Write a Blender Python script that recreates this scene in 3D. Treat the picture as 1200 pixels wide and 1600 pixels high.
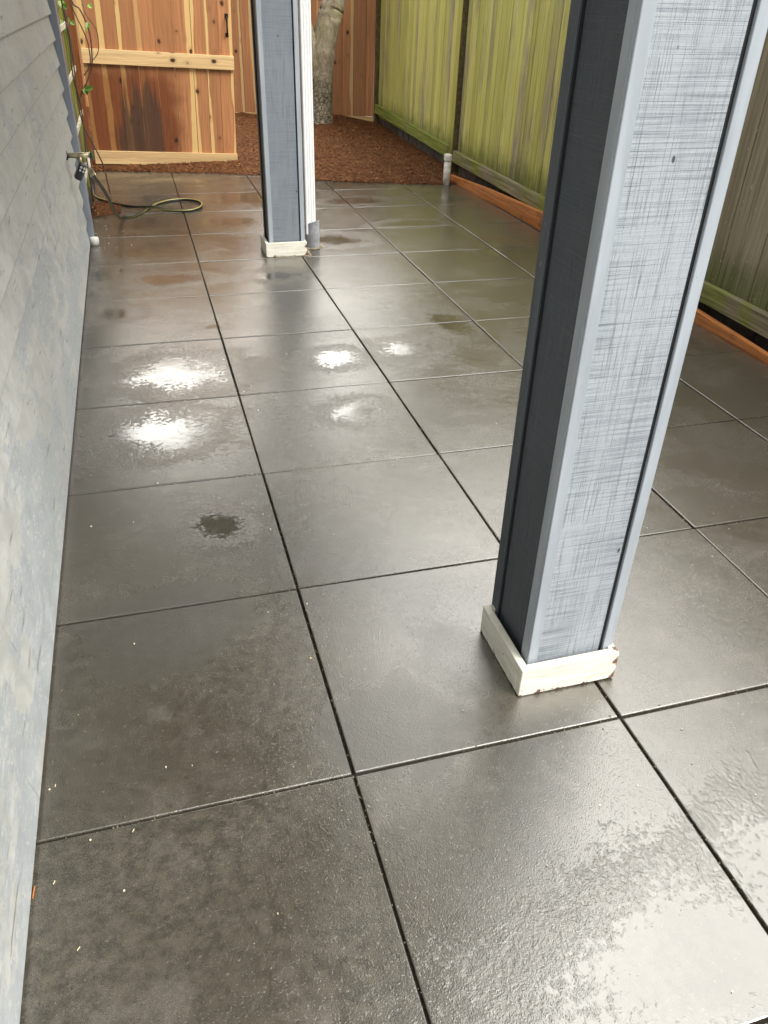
import bpy, bmesh, math, random
from mathutils import Vector, Matrix
random.seed(7)
for o in list(bpy.data.objects): bpy.data.objects.remove(o)
SC = bpy.context.scene
COL = SC.collection
R = math.radians

# ------------------------------------------------------------------ camera
cam_d = bpy.data.cameras.new("Camera"); cam = bpy.data.objects.new("Camera", cam_d); COL.objects.link(cam)
SC.camera = cam
cam_d.sensor_fit = 'VERTICAL'; cam_d.sensor_height = 24.0; cam_d.lens = 24.0*1218.39/1600.0
cam_d.clip_start = 0.02; cam_d.clip_end = 400
yaw, pitch, roll = 0.30133526, -0.58575872, 0.03973272
fw = Vector((math.sin(yaw)*math.cos(pitch), math.cos(yaw)*math.cos(pitch), math.sin(pitch)))
rt = Vector((math.cos(yaw), -math.sin(yaw), 0)); up = rt.cross(fw)
r2 = rt*math.cos(roll)+up*math.sin(roll); u2 = -rt*math.sin(roll)+up*math.cos(roll)
M = Matrix((r2, u2, -fw)).transposed().to_4x4(); M.translation = Vector((-0.265407, -0.987962, 1.319175))
cam.matrix_world = M

# ------------------------------------------------------------------ world, sun, exposure
SUN_EL, SUN_AZ = 48.0, 138.0        # azimuth clockwise from +Y: to the right, a little behind the camera
w = bpy.data.worlds.new("World"); SC.world = w; w.use_nodes = True
nt = w.node_tree; nt.nodes.clear()
sky = nt.nodes.new('ShaderNodeTexSky'); sky.sky_type = 'NISHITA'; sky.sun_disc = False
sky.sun_elevation = R(SUN_EL); sky.sun_rotation = R(SUN_AZ); sky.air_density = 1.0; sky.dust_density = 4.0; sky.ozone_density = 1.0
hs = nt.nodes.new('ShaderNodeHueSaturation'); hs.inputs['Saturation'].default_value = 0.22
bg = nt.nodes.new('ShaderNodeBackground'); bg.inputs['Strength'].default_value = 0.15
wo = nt.nodes.new('ShaderNodeOutputWorld')
# bright broken overcast: cloud layer over the sky, with a bright lobe added high on the right for the paving glint
tc = nt.nodes.new('ShaderNodeTexCoord'); cn = nt.nodes.new('ShaderNodeTexNoise'); cn.inputs['Scale'].default_value = 2.6; cn.inputs['Detail'].default_value = 5
nt.links.new(tc.outputs['Generated'], cn.inputs['Vector'])
cr = nt.nodes.new('ShaderNodeMapRange'); cr.inputs[1].default_value = .3; cr.inputs[2].default_value = .7; cr.inputs[3].default_value = .75; cr.inputs[4].default_value = 1.3; nt.links.new(cn.outputs['Fac'], cr.inputs[0])
dp_ = nt.nodes.new('ShaderNodeVectorMath'); dp_.operation = 'DOT_PRODUCT'; nt.links.new(tc.outputs['Generated'], dp_.inputs[0])
dp_.inputs[1].default_value = (math.sin(R(58))*math.cos(R(52)), math.cos(R(58))*math.cos(R(52)), math.sin(R(52)))
gl = nt.nodes.new('ShaderNodeMapRange'); gl.interpolation_type = 'SMOOTHSTEP'; gl.inputs[1].default_value = .62; gl.inputs[2].default_value = .95; gl.inputs[3].default_value = 0.85; gl.inputs[4].default_value = 1.9; nt.links.new(dp_.outputs['Value'], gl.inputs[0])
mu_ = nt.nodes.new('ShaderNodeMath'); mu_.operation = 'MULTIPLY'; nt.links.new(cr.outputs[0], mu_.inputs[0])
d2_ = nt.nodes.new('ShaderNodeVectorMath'); d2_.operation = 'DOT_PRODUCT'; nt.links.new(tc.outputs['Generated'], d2_.inputs[0])
d2_.inputs[1].default_value = (math.sin(R(8))*math.cos(R(21)), math.cos(R(8))*math.cos(R(21)), math.sin(R(21)))     # second bright lobe added low over the gate for the puddle glints
g2 = nt.nodes.new('ShaderNodeMapRange'); g2.interpolation_type = 'SMOOTHSTEP'; g2.inputs[1].default_value = .91; g2.inputs[2].default_value = .99; g2.inputs[3].default_value = 0.0; g2.inputs[4].default_value = 2.7; nt.links.new(d2_.outputs['Value'], g2.inputs[0])
ga = nt.nodes.new('ShaderNodeMath'); ga.operation = 'ADD'; nt.links.new(gl.outputs[0], ga.inputs[0]); nt.links.new(g2.outputs[0], ga.inputs[1]); zs = nt.nodes.new('ShaderNodeSeparateXYZ'); nt.links.new(tc.outputs['Generated'], zs.inputs[0])       # an overcast sky is brightest overhead
zr = nt.nodes.new('ShaderNodeMapRange'); zr.inputs[1].default_value = 0; zr.inputs[2].default_value = 1; zr.inputs[3].default_value = .75; zr.inputs[4].default_value = 2.3; nt.links.new(zs.outputs[2], zr.inputs[0])
zm = nt.nodes.new('ShaderNodeMath'); zm.operation = 'MULTIPLY'; nt.links.new(ga.outputs[0], zm.inputs[0]); nt.links.new(zr.outputs[0], zm.inputs[1]); nt.links.new(zm.outputs[0], mu_.inputs[1])
cc = nt.nodes.new('ShaderNodeVectorMath'); cc.operation = 'SCALE'; cc.inputs[0].default_value = (2.62, 2.55, 2.36); nt.links.new(mu_.outputs[0], cc.inputs['Scale'])
mx = nt.nodes.new('ShaderNodeMix'); mx.data_type = 'RGBA'; mx.inputs[0].default_value = .78
nt.links.new(sky.outputs[0], hs.inputs['Color']); nt.links.new(hs.outputs[0], mx.inputs[6]); nt.links.new(cc.outputs[0], mx.inputs[7]); nt.links.new(mx.outputs[2], bg.inputs['Color']); nt.links.new(bg.outputs[0], wo.inputs['Surface'])
sl = bpy.data.lights.new("Sun", 'SUN'); sl.energy = 1.05; sl.angle = R(25); sl.color = (1.0, 0.97, 0.92)
so = bpy.data.objects.new("Sun", sl); COL.objects.link(so)
sd = Vector((math.sin(R(SUN_AZ))*math.cos(R(SUN_EL)), math.cos(R(SUN_AZ))*math.cos(R(SUN_EL)), math.sin(R(SUN_EL))))
so.rotation_euler = sd.to_track_quat('Z', 'Y').to_euler(); so.location = sd*20
vs = SC.view_settings; vs.view_transform = 'Standard'; vs.look = 'None'; vs.exposure = 1.75; vs.gamma = 1.0; vs.use_curve_mapping = False
SC.render.engine = 'CYCLES'
SC.render.resolution_x = 768; SC.render.resolution_y = 1024

# ------------------------------------------------------------------ node helpers
class NT:
    def __init__(s, name):
        s.m = bpy.data.materials.new(name); s.m.use_nodes = True; s.t = s.m.node_tree
        s.t.nodes.clear(); s.out = s.t.nodes.new('ShaderNodeOutputMaterial')
        s.b = s.t.nodes.new('ShaderNodeBsdfPrincipled'); s.t.links.new(s.b.outputs[0], s.out.inputs[0])
    def n(s, k): return s.t.nodes.new(k)
    def put(s, sock, v):
        if isinstance(v, bpy.types.NodeSocket): s.t.links.new(v, sock)
        elif isinstance(v, (int, float)): sock.default_value = v
        else:
            v = tuple(v)
            if len(v) == 3 and sock.type == 'RGBA': v = v+(1,)
            sock.default_value = v
    def obj(s):
        return s.n('ShaderNodeTexCoord').outputs['Object']
    def uv(s):
        return s.n('ShaderNodeTexCoord').outputs['UV']
    def attr(s, name):
        a = s.n('ShaderNodeAttribute'); a.attribute_name = name; return a.outputs['Fac']
    def mapv(s, vec, scale=(1,1,1), loc=(0,0,0), rot=(0,0,0)):
        m = s.n('ShaderNodeMapping'); s.put(m.inputs['Vector'], vec)
        s.put(m.inputs['Scale'], scale); s.put(m.inputs['Location'], loc); s.put(m.inputs['Rotation'], rot); return m.outputs[0]
    def noise(s, vec, scale=5, detail=4, rough=.55, dist=0, dim='3D', w=None):
        x = s.n('ShaderNodeTexNoise'); x.noise_dimensions = dim if w is None else '4D'
        s.put(x.inputs['Vector'], vec); x.inputs['Scale'].default_value = scale; x.inputs['Detail'].default_value = detail
        x.inputs['Roughness'].default_value = rough; x.inputs['Distortion'].default_value = dist
        if w is not None: s.put(x.inputs['W'], w)
        return x.outputs['Fac']
    def vor(s, vec, scale=5, out='Distance', feature='F1'):
        x = s.n('ShaderNodeTexVoronoi'); x.feature = feature; s.put(x.inputs['Vector'], vec); x.inputs['Scale'].default_value = scale
        return x.outputs[out]
    def math(s, op, a, b=0.0, c=None, clamp=False):
        x = s.n('ShaderNodeMath'); x.operation = op; x.use_clamp = clamp; s.put(x.inputs[0], a); s.put(x.inputs[1], b)
        if c is not None: s.put(x.inputs[2], c)
        return x.outputs[0]
    def ramp(s, f, lo, hi, a=0.0, b=1.0):
        x = s.n('ShaderNodeMapRange'); x.interpolation_type = 'SMOOTHSTEP'; s.put(x.inputs[0], f)
        x.inputs[1].default_value = lo; x.inputs[2].default_value = hi; s.put(x.inputs[3], a); s.put(x.inputs[4], b); return x.outputs[0]
    def mix(s, f, a, b, mode='MIX'):
        x = s.n('ShaderNodeMix'); x.data_type = 'RGBA'; x.blend_type = mode
        s.put(x.inputs[0], f); s.put(x.inputs[6], a); s.put(x.inputs[7], b); return x.outputs[2]
    def sep(s, v):
        x = s.n('ShaderNodeSeparateXYZ'); s.put(x.inputs[0], v); return x.outputs
    def comb(s, x=0, y=0, z=0):
        c = s.n('ShaderNodeCombineXYZ'); s.put(c.inputs[0], x); s.put(c.inputs[1], y); s.put(c.inputs[2], z); return c.outputs[0]
    def bump(s, h, strength=.3, dist=.002, normal=None):
        x = s.n('ShaderNodeBump'); s.put(x.inputs['Height'], h); s.put(x.inputs['Strength'], strength); x.inputs['Distance'].default_value = dist
        if normal is not None: s.put(x.inputs['Normal'], normal)
        return x.outputs[0]
    def set(s, **k):
        for a, v in k.items(): s.put(s.b.inputs[a.replace('_', ' ')], v)
        return s.m

def lin(r, g, b):
    f = lambda c: (c/255/12.92) if c/255 <= .04045 else ((c/255+.055)/1.055)**2.4
    return (f(r), f(g), f(b))

# ------------------------------------------------------------------ materials
def mat_concrete():
    s = NT('wet_concrete_paver'); P = s.obj()
    xy = s.sep(P)
    tid = s.comb(s.math('FLOOR', s.math('DIVIDE', xy[0], .61)), s.math('FLOOR', s.math('DIVIDE', xy[1], .61)), 0)
    wn = s.n('ShaderNodeTexWhiteNoise'); wn.noise_dimensions = '3D'; s.put(wn.inputs['Vector'], tid)
    tv = wn.outputs['Value']
    fine = s.noise(P, 420, 3, .6); med = s.noise(P, 38, 5, .6); low = s.noise(P, 2.2, 3, .5)
    base = s.mix(s.ramp(s.math('ADD', s.math('MULTIPLY', med, .6), s.math('MULTIPLY', s.noise(P, 130, 4, .7), .4)), .38, .62), (.038, .033, .024), (.092, .081, .061))
    base = s.mix(s.ramp(low, .35, .68, 0, .7), base, (.046, .039, .025))
    base = s.mix(s.ramp(tv, 0, 1, 0, .6), base, (.078, .070, .055))
    sp = s.noise(P, 75, 3, .7); base = s.mix(s.ramp(sp, .29, .36, .6, 0), base, (.012, .010, .008)); base = s.mix(s.ramp(sp, .64, .70, 0, .5), base, (.15, .135, .11))
    pit = s.vor(P, 170); base = s.mix(s.ramp(pit, .0, .30, .75, 0), base, (.02, .018, .015))
    agg = s.noise(P, 150, 2, .5); base = s.mix(s.ramp(agg, .70, .78, 0, .3), base, (.30, .28, .24))
    blo = s.noise(P, 6.5, 5, .62, .6)
    base = s.mix(s.ramp(blo, .52, .70, 0, .5), base, (.12, .108, .09))
    # puddles: smooth standing film with warped outlines
    warp = s.noise(P, 5.5, 5, .65); warp2 = s.noise(s.mapv(P, loc=(7.3, 2.1, 0)), 62, 5, .7)
    pud = None
    for (x, y, rx, ry) in PUDDLES:
        v = s.mapv(P, scale=(1/rx, 1/ry, 0), loc=(-x/rx, -y/ry, 0))
        l = s.n('ShaderNodeVectorMath'); l.operation = 'LENGTH'; s.put(l.inputs[0], v)
        d = s.math('SUBTRACT', 1.0, l.outputs['Value'])
        pud = d if pud is None else s.math('MAXIMUM', pud, d)
    pf = s.math('ADD', s.math('ADD', pud, s.math('MULTIPLY', s.math('SUBTRACT', warp, .5), 1.5)), s.math('MULTIPLY', s.math('SUBTRACT', warp2, .5), 1.9))
    core = s.ramp(pf, -.25, .62); halo = s.ramp(pf, -.9, .5)
    far = s.ramp(xy[1], 2.2, 4.6)
    damp = s.ramp(s.noise(P, 3.1, 4, .55), .42, .62)
    r0 = s.math('SUBTRACT', .26, s.math('MULTIPLY', damp, .06))
    r0 = s.math('SUBTRACT', r0, s.math('MULTIPLY', halo, .13))
    r0 = s.math('SUBTRACT', r0, s.math('MULTIPLY', far, .08))
    wide = s.math('MULTIPLY', s.ramp(s.noise(s.mapv(P, scale=(1, 1.5, 1), loc=(3.1, .7, 0)), 1.9, 5, .6, .4), .49, .66), s.ramp(xy[1], .3, 1.6, .35, 1))
    r0 = s.math('SUBTRACT', r0, s.math('MULTIPLY', wide, .10))
    mat = None
    for (x, y, rx, ry) in MATTE_SHADE:
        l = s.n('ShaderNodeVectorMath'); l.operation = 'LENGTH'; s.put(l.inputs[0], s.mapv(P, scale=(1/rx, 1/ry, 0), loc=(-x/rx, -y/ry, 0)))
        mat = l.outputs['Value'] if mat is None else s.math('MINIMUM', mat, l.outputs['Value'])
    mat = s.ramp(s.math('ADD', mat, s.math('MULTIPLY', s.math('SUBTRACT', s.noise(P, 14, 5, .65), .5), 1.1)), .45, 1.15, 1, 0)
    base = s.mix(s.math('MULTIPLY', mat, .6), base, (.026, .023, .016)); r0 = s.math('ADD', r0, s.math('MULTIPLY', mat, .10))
    r0 = s.math('MAXIMUM', r0, .07)
    rough = s.math('ADD', s.math('MULTIPLY', r0, s.math('SUBTRACT', 1.0, core)), s.math('MULTIPLY', core, s.ramp(s.noise(P, 20, 5, .7), .35, .68, .03, .10)))
    rough = s.math('ADD', rough, s.math('MULTIPLY', s.ramp(fine, .45, .7), .05))
    base = s.mix(s.math('MULTIPLY', halo, .2), base, (.034, .030, .024))
    h = s.math('ADD', s.math('MULTIPLY', s.noise(P, 300, 3, .7), 1.3), s.math('MULTIPLY', s.ramp(pit, 0, .3), .8))
    h = s.math('ADD', h, s.math('MULTIPLY', s.ramp(agg, .60, .74), .5))
    h = s.math('ADD', h, s.math('MULTIPLY', s.noise(P, 95, 3, .6), .5))
    st = s.math('ADD', .08, s.math('MULTIPLY', s.math('SUBTRACT', 1.0, core), .20))
    edge = s.math('MULTIPLY', s.math('MULTIPLY', core, s.math('SUBTRACT', 1.0, core)), 4.0)
    h = s.math('ADD', h, s.math('MULTIPLY', edge, s.math('MULTIPLY', s.noise(P, 75, 4, .6, .8), 2.0)))
    st = s.math('ADD', st, s.math('MULTIPLY', edge, .22))
    n1 = s.bump(h, st, .0014)
    und = s.noise(P, 9, 2, .5)
    n2 = s.bump(und, .22, .004, n1)
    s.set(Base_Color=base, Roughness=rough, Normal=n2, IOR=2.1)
    s.b.inputs['Specular IOR Level'].default_value = .75
    return s.m

def mat_simple(name, col, rough=.6, metal=0, noise_s=30, amt=.25, bump=.1, spec=.5):
    s = NT(name); P = s.obj(); n = s.noise(P, noise_s, 5, .6)
    dark = tuple(c*(1-amt) for c in col); lite = tuple(min(1, c*(1+amt*.6)) for c in col)
    c = s.mix(s.ramp(n, .3, .7), dark, lite)
    s.set(Base_Color=c, Roughness=s.ramp(s.noise(P, noise_s*.6, 3), .3, .7, rough*.8, min(1, rough*1.15)), Metallic=metal, Normal=s.bump(n, bump, .002))
    s.b.inputs['Specular IOR Level'].default_value = spec
    return s.m

def mat_cedar(name, red, pale, dark, wet=False, knots=True, stain=False):
    """planed cedar: UV.x across the board (m), UV.y along it (m); attribute rnd differs per board"""
    s = NT(name); uv = s.uv(); rnd = s.attr('rnd'); x, y, _ = s.sep(uv)
    off = s.math('MULTIPLY', rnd, 37.0)
    vec = s.comb(x, s.math('ADD', y, off), off)
    wav = s.noise(s.mapv(vec, scale=(6, 1.6, 1)), 1.0, 3, .5)
    g = s.noise(s.mapv(vec, scale=(60, 1.6, 1)), 1.0, 5, .6, .6)
    ring = s.math('SINE', s.math('ADD', s.math('MULTIPLY', x, 210.0), s.math('MULTIPLY', wav, 34.0)))
    c = s.mix(s.ramp(g, .25, .75), tuple(v*.72 for v in red), tuple(min(1, v*1.2) for v in red))
    c = s.mix(s.ramp(ring, .2, 1, 0, .22), c, dark)
    c = s.mix(s.ramp(s.math('FRACT', s.math('MULTIPLY', rnd, 7.13)), 0, 1, 0, .48), c, tuple(v*.55 for v in red))
    # sapwood: a pale band along one edge of some boards
    side = s.math('SUBTRACT', s.math('FRACT', s.math('MULTIPLY', rnd, 3.77)), .5)
    edge = s.math('MULTIPLY', s.math('SIGN', side), s.math('SUBTRACT', x, .0))
    sap = s.ramp(s.math('ADD', edge, s.math('MULTIPLY', s.math('SUBTRACT', wav, .5), .085)), .030, .036)
    amt = s.ramp(s.math('FRACT', s.math('MULTIPLY', rnd, 5.31)), .25, .35)
    c = s.mix(s.math('MULTIPLY', sap, amt), c, s.mix(g, tuple(v*.85 for v in pale), pale))
    if knots:
        kv = s.mapv(vec, scale=(9, 6.5, 1)); kd = s.vor(kv, 1.0)
        k = s.ramp(s.math('ADD', kd, s.math('MULTIPLY', s.noise(vec, 60, 2), .10)), .14, .22, 1, 0)
        kh = s.ramp(kd, .10, .34, .45, 0)
        gate = s.ramp(s.noise(s.mapv(vec, scale=(3, 1.8, 1)), 1.0, 1), .44, .48)
        c = s.mix(s.math('MULTIPLY', kh, gate), c, tuple(v*.5 for v in red))
        c = s.mix(s.math('MULTIPLY', k, gate), c, (.05, .018, .008))
    if stain:
        P = s.obj(); px, py, pz = s.sep(P); nz = s.noise(P, 4.0, 4, .6)
        wl = s.ramp(s.math('ADD', px, s.math('MULTIPLY', nz, .3)), .78, .95, 1, 0)
        wz = s.ramp(s.math('ADD', pz, s.math('MULTIPLY', nz, .22)), .80, .93, 1, 0)
        c = s.mix(s.math('MULTIPLY', s.math('MULTIPLY', wl, wz), .85), c, s.mix(1.0, c, (.36, .19, .09), 'MULTIPLY'))
        v = s.mapv(P, scale=(1/.26, 0, 1/.42), loc=(-.44/.26, 0, -.18/.42))
        l = s.n('ShaderNodeVectorMath'); l.operation = 'LENGTH'; s.put(l.inputs[0], v)
        bl = s.ramp(s.math('ADD', s.math('ADD', l.outputs['Value'], s.math('MULTIPLY', s.math('SUBTRACT', s.math('FRACT', s.math('MULTIPLY', rnd, 11.3)), .5), .8)), s.math('MULTIPLY', s.math('SUBTRACT', s.noise(s.mapv(P, scale=(20, 20, 2.2)), 1.0, 4, .6), .5), 2.5)), .42, 1.0, .9, 0)
        c = s.mix(s.math('MULTIPLY', bl, s.ramp(g, .2, .7, 1.0, .72)), c, (.035, .024, .016))
    h = s.math('ADD', g, s.math('MULTIPLY', ring, .12))
    s.set(Base_Color=c, Roughness=.32 if wet else .55, Normal=s.bump(h, .35, .0012))
    s.b.inputs['Specular IOR Level'].default_value = .35
    return s.m

def mat_fence(name, mossy=True):
    """weathered fence boards with algae: thing-local x along the run, z up"""
    s = NT(name); uv = s.uv(); rnd = s.attr('rnd'); x, y, _ = s.sep(uv); P = s.obj(); px, py, pz = s.sep(P)
    off = s.math('MULTIPLY', rnd, 31.0); vec = s.comb(x, s.math('ADD', y, off), off)
    g = s.noise(s.mapv(vec, scale=(90, 2.5, 1)), 1.0, 6, .65, .4)
    gb = s.noise(s.mapv(vec, scale=(14, .9, 1)), 1.0, 4, .6)
    wood = s.mix(s.ramp(g, .25, .75), (.155, .125, .085), (.37, .32, .24))
    wood = s.mix(s.ramp(gb, .4, .7, 0, .5), wood, (.13, .10, .062))
    wood = s.mix(s.ramp(rnd, 0, 1, 0, .35), wood, (.42, .37, .29))
    alg = s.mix(s.ramp(g, .2, .8), (.38, .40, .05), (.72, .69, .24))
    alg = s.mix(s.ramp(gb, .35, .75, 0, .65), alg, (.66, .58, .27))
    alg = s.mix(s.math('MULTIPLY', s.math('FRACT', s.math('MULTIPLY', rnd, 13.3)), .55), alg, s.mix(1.0, alg, (.50, .52, .32), 'MULTIPLY'))
    blot = s.noise(s.mapv(P, scale=(1.6, 1, .4)), 2.6, 6, .68); r1 = s.math('FRACT', s.math('MULTIPLY', rnd, 9.7))
    if mossy:
        f = s.math('ADD', s.math('ADD', s.math('MULTIPLY', blot, 1.3), s.math('MULTIPLY', r1, .38)), s.math('MULTIPLY', g, .35))
        # the algae thins out on the sheltered boards nearest the camera end
        f = s.math('SUBTRACT', f, s.ramp(px, 4.7, 5.5, 0, 1.0))
        f = s.ramp(f, .66, 1.05, .05, 1)
        low = s.ramp(s.math('ADD', pz, s.math('MULTIPLY', s.noise(P, 9, 4), .22)), .28, .52, 1, 0)
        c = s.mix(f, wood, alg)
        c = s.mix(s.math('MULTIPLY', low, .75), c, s.mix(s.ramp(g, .3, .7), (.035, .045, .012), (.13, .16, .03)))
        spots = s.ramp(s.noise(P, 26, 4, .7), .62, .70, 0, .6); c = s.mix(spots, c, (.50, .50, .30))
    else:
        f = s.ramp(s.math('ADD', blot, s.math('MULTIPLY', r1, .2)), .42, .68)
        c = s.mix(f, s.mix(s.ramp(g, .25, .75), (.09, .075, .045), (.34, .29, .20)), s.mix(s.ramp(g, .3, .7), (.08, .11, .014), (.27, .31, .06)))
    s.set(Base_Color=c, Roughness=.75, Normal=s.bump(s.math('ADD', g, s.math('MULTIPLY', gb, .4)), .6, .0025))
    s.b.inputs['Specular IOR Level'].default_value = .3
    return s.m

def mat_siding():
    s = NT('painted_lap_siding'); P = s.obj(); x, y, z = s.sep(P); rnd = s.attr('rnd')
    v = s.mapv(P, scale=(1, .75, 1.3)); big = s.noise(v, 2.4, 5, .6, .8); sm = s.noise(s.mapv(P, scale=(1, 1, 1.3)), 11, 6, .68, .5)
    fl = s.noise(s.mapv(P, scale=(1, .8, 2.2), rot=(R(25), 0, 0)), 34, 5, .7, .6)
    beige = s.mix(s.ramp(sm, .3, .7), (.33, .337, .32), (.44, .447, .425))
    blue = s.mix(s.ramp(sm, .3, .7), (.28, .302, .312), (.345, .37, .38))
    lowz = s.ramp(z, .02, .5, .22, -.02)
    f = s.math('ADD', s.math('ADD', s.math('ADD', s.math('MULTIPLY', s.math('SUBTRACT', big, .5), 1.5), .485), lowz), s.math('MULTIPLY', s.math('SUBTRACT', fl, .5), .75))
    f = s.math('ADD', f, s.math('MULTIPLY', s.math('SUBTRACT', rnd, .5), .12))
    f = s.math('ADD', f, s.math('MULTIPLY', s.math('SUBTRACT', s.noise(s.mapv(P, scale=(1, .8, 1.6), rot=(R(-35), 0, 0)), 7.5, 4, .6, .7), .5), .75))
    k = s.ramp(f, .57, .605)
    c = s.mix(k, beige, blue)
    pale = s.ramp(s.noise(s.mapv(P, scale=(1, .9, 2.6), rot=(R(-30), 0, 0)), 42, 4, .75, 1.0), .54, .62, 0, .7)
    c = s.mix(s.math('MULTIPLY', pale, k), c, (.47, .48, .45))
    vv = s.sep(s.uv())[1]; lap_shade = s.math('ADD', vv, s.math('MULTIPLY', s.math('SUBTRACT', sm, .5), .12))
    c = s.mix(s.math('MULTIPLY', s.ramp(lap_shade, .80, .92), s.ramp(z, .35, .75)), c, (.20, .20, .175))  # lap shading painted in: dark band under the lap above
    c = s.mix(s.math('MULTIPLY', s.ramp(vv, .0, .035, 1, 0), s.ramp(z, .3, .8, .1, .6)), c, (.15, .15, .14))  # dark line painted along the lower lap edge as its shade
    # scuffs
    sc = s.noise(s.mapv(P, scale=(1, 3.0, 26), rot=(R(62), 0, 0)), 2.0, 4, .6, .4); sc2 = s.ramp(s.noise(P, 3.3, 2), .42, .55)
    c = s.mix(s.math('MULTIPLY', s.ramp(sc, .61, .70), s.math('MULTIPLY', sc2, .75)), c, (.13, .125, .11))
    c = s.mix(s.ramp(s.noise(P, 75, 3, .6), .68, .74, 0, .5), c, (.17, .17, .15))
    h = s.math('ADD', s.noise(s.mapv(P, scale=(1, .12, 1)), 160, 4, .6), s.math('MULTIPLY', sm, .5))
    s.set(Base_Color=c, Roughness=s.ramp(sm, .3, .7, .42, .6), Normal=s.bump(h, .22, .0015)); s.b.inputs['Specular IOR Level'].default_value = .4
    return s.m

PAINT = (.13, .155, .185)
def mat_rough_panel(weather=1.0, name='rough_sawn_blue_grey_panel', PAINT=PAINT):
    s = NT(name); P = s.obj(); x, y, z = s.sep(P); uv = s.uv(); ux, uy, _ = s.sep(uv)
    hz = s.noise(s.comb(s.math('MULTIPLY', ux, 3.0), s.math('MULTIPLY', uy, 620.0), 0), 1.0, 4, .7, .15)
    hz2 = s.noise(s.comb(s.math('MULTIPLY', ux, 5.0), s.math('MULTIPLY', uy, 190.0), 3.0), 1.0, 3, .6, .3)
    vt = s.noise(s.comb(s.math('MULTIPLY', ux, 480.0), s.math('MULTIPLY', uy, 7.0), 5.0), 1.0, 4, .6, .3)
    vt2 = s.noise(s.comb(s.math('MULTIPLY', ux, 120.0), s.math('MULTIPLY', uy, 3.0), 9.0), 1.0, 3, .6, .5)
    patch = s.noise(s.mapv(P, scale=(5, 5, 2.2)), 1.2, 4, .6)
    saw = s.math('ADD', s.math('MULTIPLY', hz, .6), s.math('MULTIPLY', hz2, .4))
    k = s.ramp(s.math('ADD', saw, s.math('MULTIPLY', s.math('SUBTRACT', patch, .5), .4)), .30, .56)
    c = s.mix(s.math('MULTIPLY', k, weather), PAINT, (.375, .41, .45))
    c = s.mix(s.ramp(hz, .34, .46, .6, 0), c, (.17, .19, .215))
    vl = s.math('MULTIPLY', s.ramp(vt, .36, .44, 1, 0), s.ramp(patch, .30, .55))
    c = s.mix(s.math('MULTIPLY', vl, .22), c, (.12, .135, .155))
    c = s.mix(s.math('MULTIPLY', s.ramp(vt2, .30, .40, 1, 0), .35), c, (.12, .13, .15))
    c = s.mix(s.ramp(s.vor(s.mapv(P, scale=(1, 1, .55)), 9.0), .02, .035, .85, 0), c, (.02, .02, .02))
    h = s.math('ADD', s.math('ADD', s.math('MULTIPLY', saw, .7), s.math('MULTIPLY', vt, .35)), s.math('MULTIPLY', vl, -.5))
    s.set(Base_Color=c, Roughness=.5, Normal=s.bump(h, .75, .0022)); s.b.inputs['Specular IOR Level'].default_value = .45
    return s.m
def mat_trim(col, name):
    s = NT(name); P = s.obj(); n = s.noise(s.mapv(P, scale=(30, 30, 3)), 1.0, 5, .6)
    c = s.mix(s.ramp(n, .3, .7), tuple(v*.86 for v in col), tuple(v*1.1 for v in col))
    c = s.mix(s.ramp(s.vor(P, 8.0), .025, .04, .8, 0), c, (.03, .03, .03))
    c = s.mix(s.ramp(s.noise(P, 24, 4, .7), .66, .72, 0, .45), c, (.30, .32, .33))
    s.set(Base_Color=c, Roughness=.42, Normal=s.bump(n, .2, .001)); s.b.inputs['Specular IOR Level'].default_value = .5
    return s.m
def mat_plinth():
    s = NT('chipped_white_paint'); P = s.obj(); x, y, z = s.sep(P)
    n = s.noise(P, 34, 5, .7, .4); g = s.noise(s.mapv(P, scale=(8, 8, 90)), 1.0, 5, .65, .6)
    c = s.mix(s.ramp(g, .3, .7), (.62, .60, .51), (.82, .80, .71))
    c = s.mix(s.ramp(g, .28, .37, .85, 0), c, (.26, .24, .19))
    edge = s.ramp(x, .205, .243, 0, .17); low = s.ramp(z, .0, .014, .15, 0)
    e2 = s.ramp(s.math('ABSOLUTE', s.math('SUBTRACT', x, .004)), .0, .014, .10, 0); e2 = s.math('MULTIPLY', e2, s.ramp(y, .004, .02, 1, 0))
    chip = s.ramp(s.math('ADD', s.math('ADD', s.math('ADD', n, edge), low), e2), .66, .70)
    c = s.mix(chip, c, s.mix(s.noise(P, 120, 3), (.07, .03, .018), (.26, .13, .08)))
    s.set(Base_Color=c, Roughness=.5, Normal=s.bump(s.math('SUBTRACT', g, chip), .45, .0025)); return s.m
def mat_mulch():
    s = NT('bark_mulch'); P = s.obj(); a = s.vor(s.mapv(P, scale=(1, 2, 1)), 60, 'Color'); n = s.noise(P, 55, 5, .7); m = s.noise(P, 6, 3)
    c = s.mix(s.ramp(n, .3, .7), (.032, .011, .004), (.16, .062, .018))
    c = s.mix(s.ramp(m, .4, .7, 0, .4), c, (.085, .026, .009))
    c = s.mix(s.ramp(s.sep(a)[0], .9, .95, 0, .6), c, (.32, .15, .06))
    s.set(Base_Color=c, Roughness=.8, Normal=s.bump(n, .9, .012)); s.b.inputs['Specular IOR Level'].default_value = .2
    return s.m
def mat_chip():
    s = NT('mulch_chip'); rnd = s.attr('rnd'); n = s.noise(s.obj(), 90, 3)
    c = s.mix(rnd, (.036, .012, .004), (.19, .072, .021)); c = s.mix(s.ramp(rnd, .94, .97), c, (.42, .25, .12))
    c = s.mix(s.ramp(n, .3, .7, 0, .5), c, (.07, .02, .008))
    s.set(Base_Color=c, Roughness=.75); s.b.inputs['Specular IOR Level'].default_value = .2; return s.m
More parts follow.
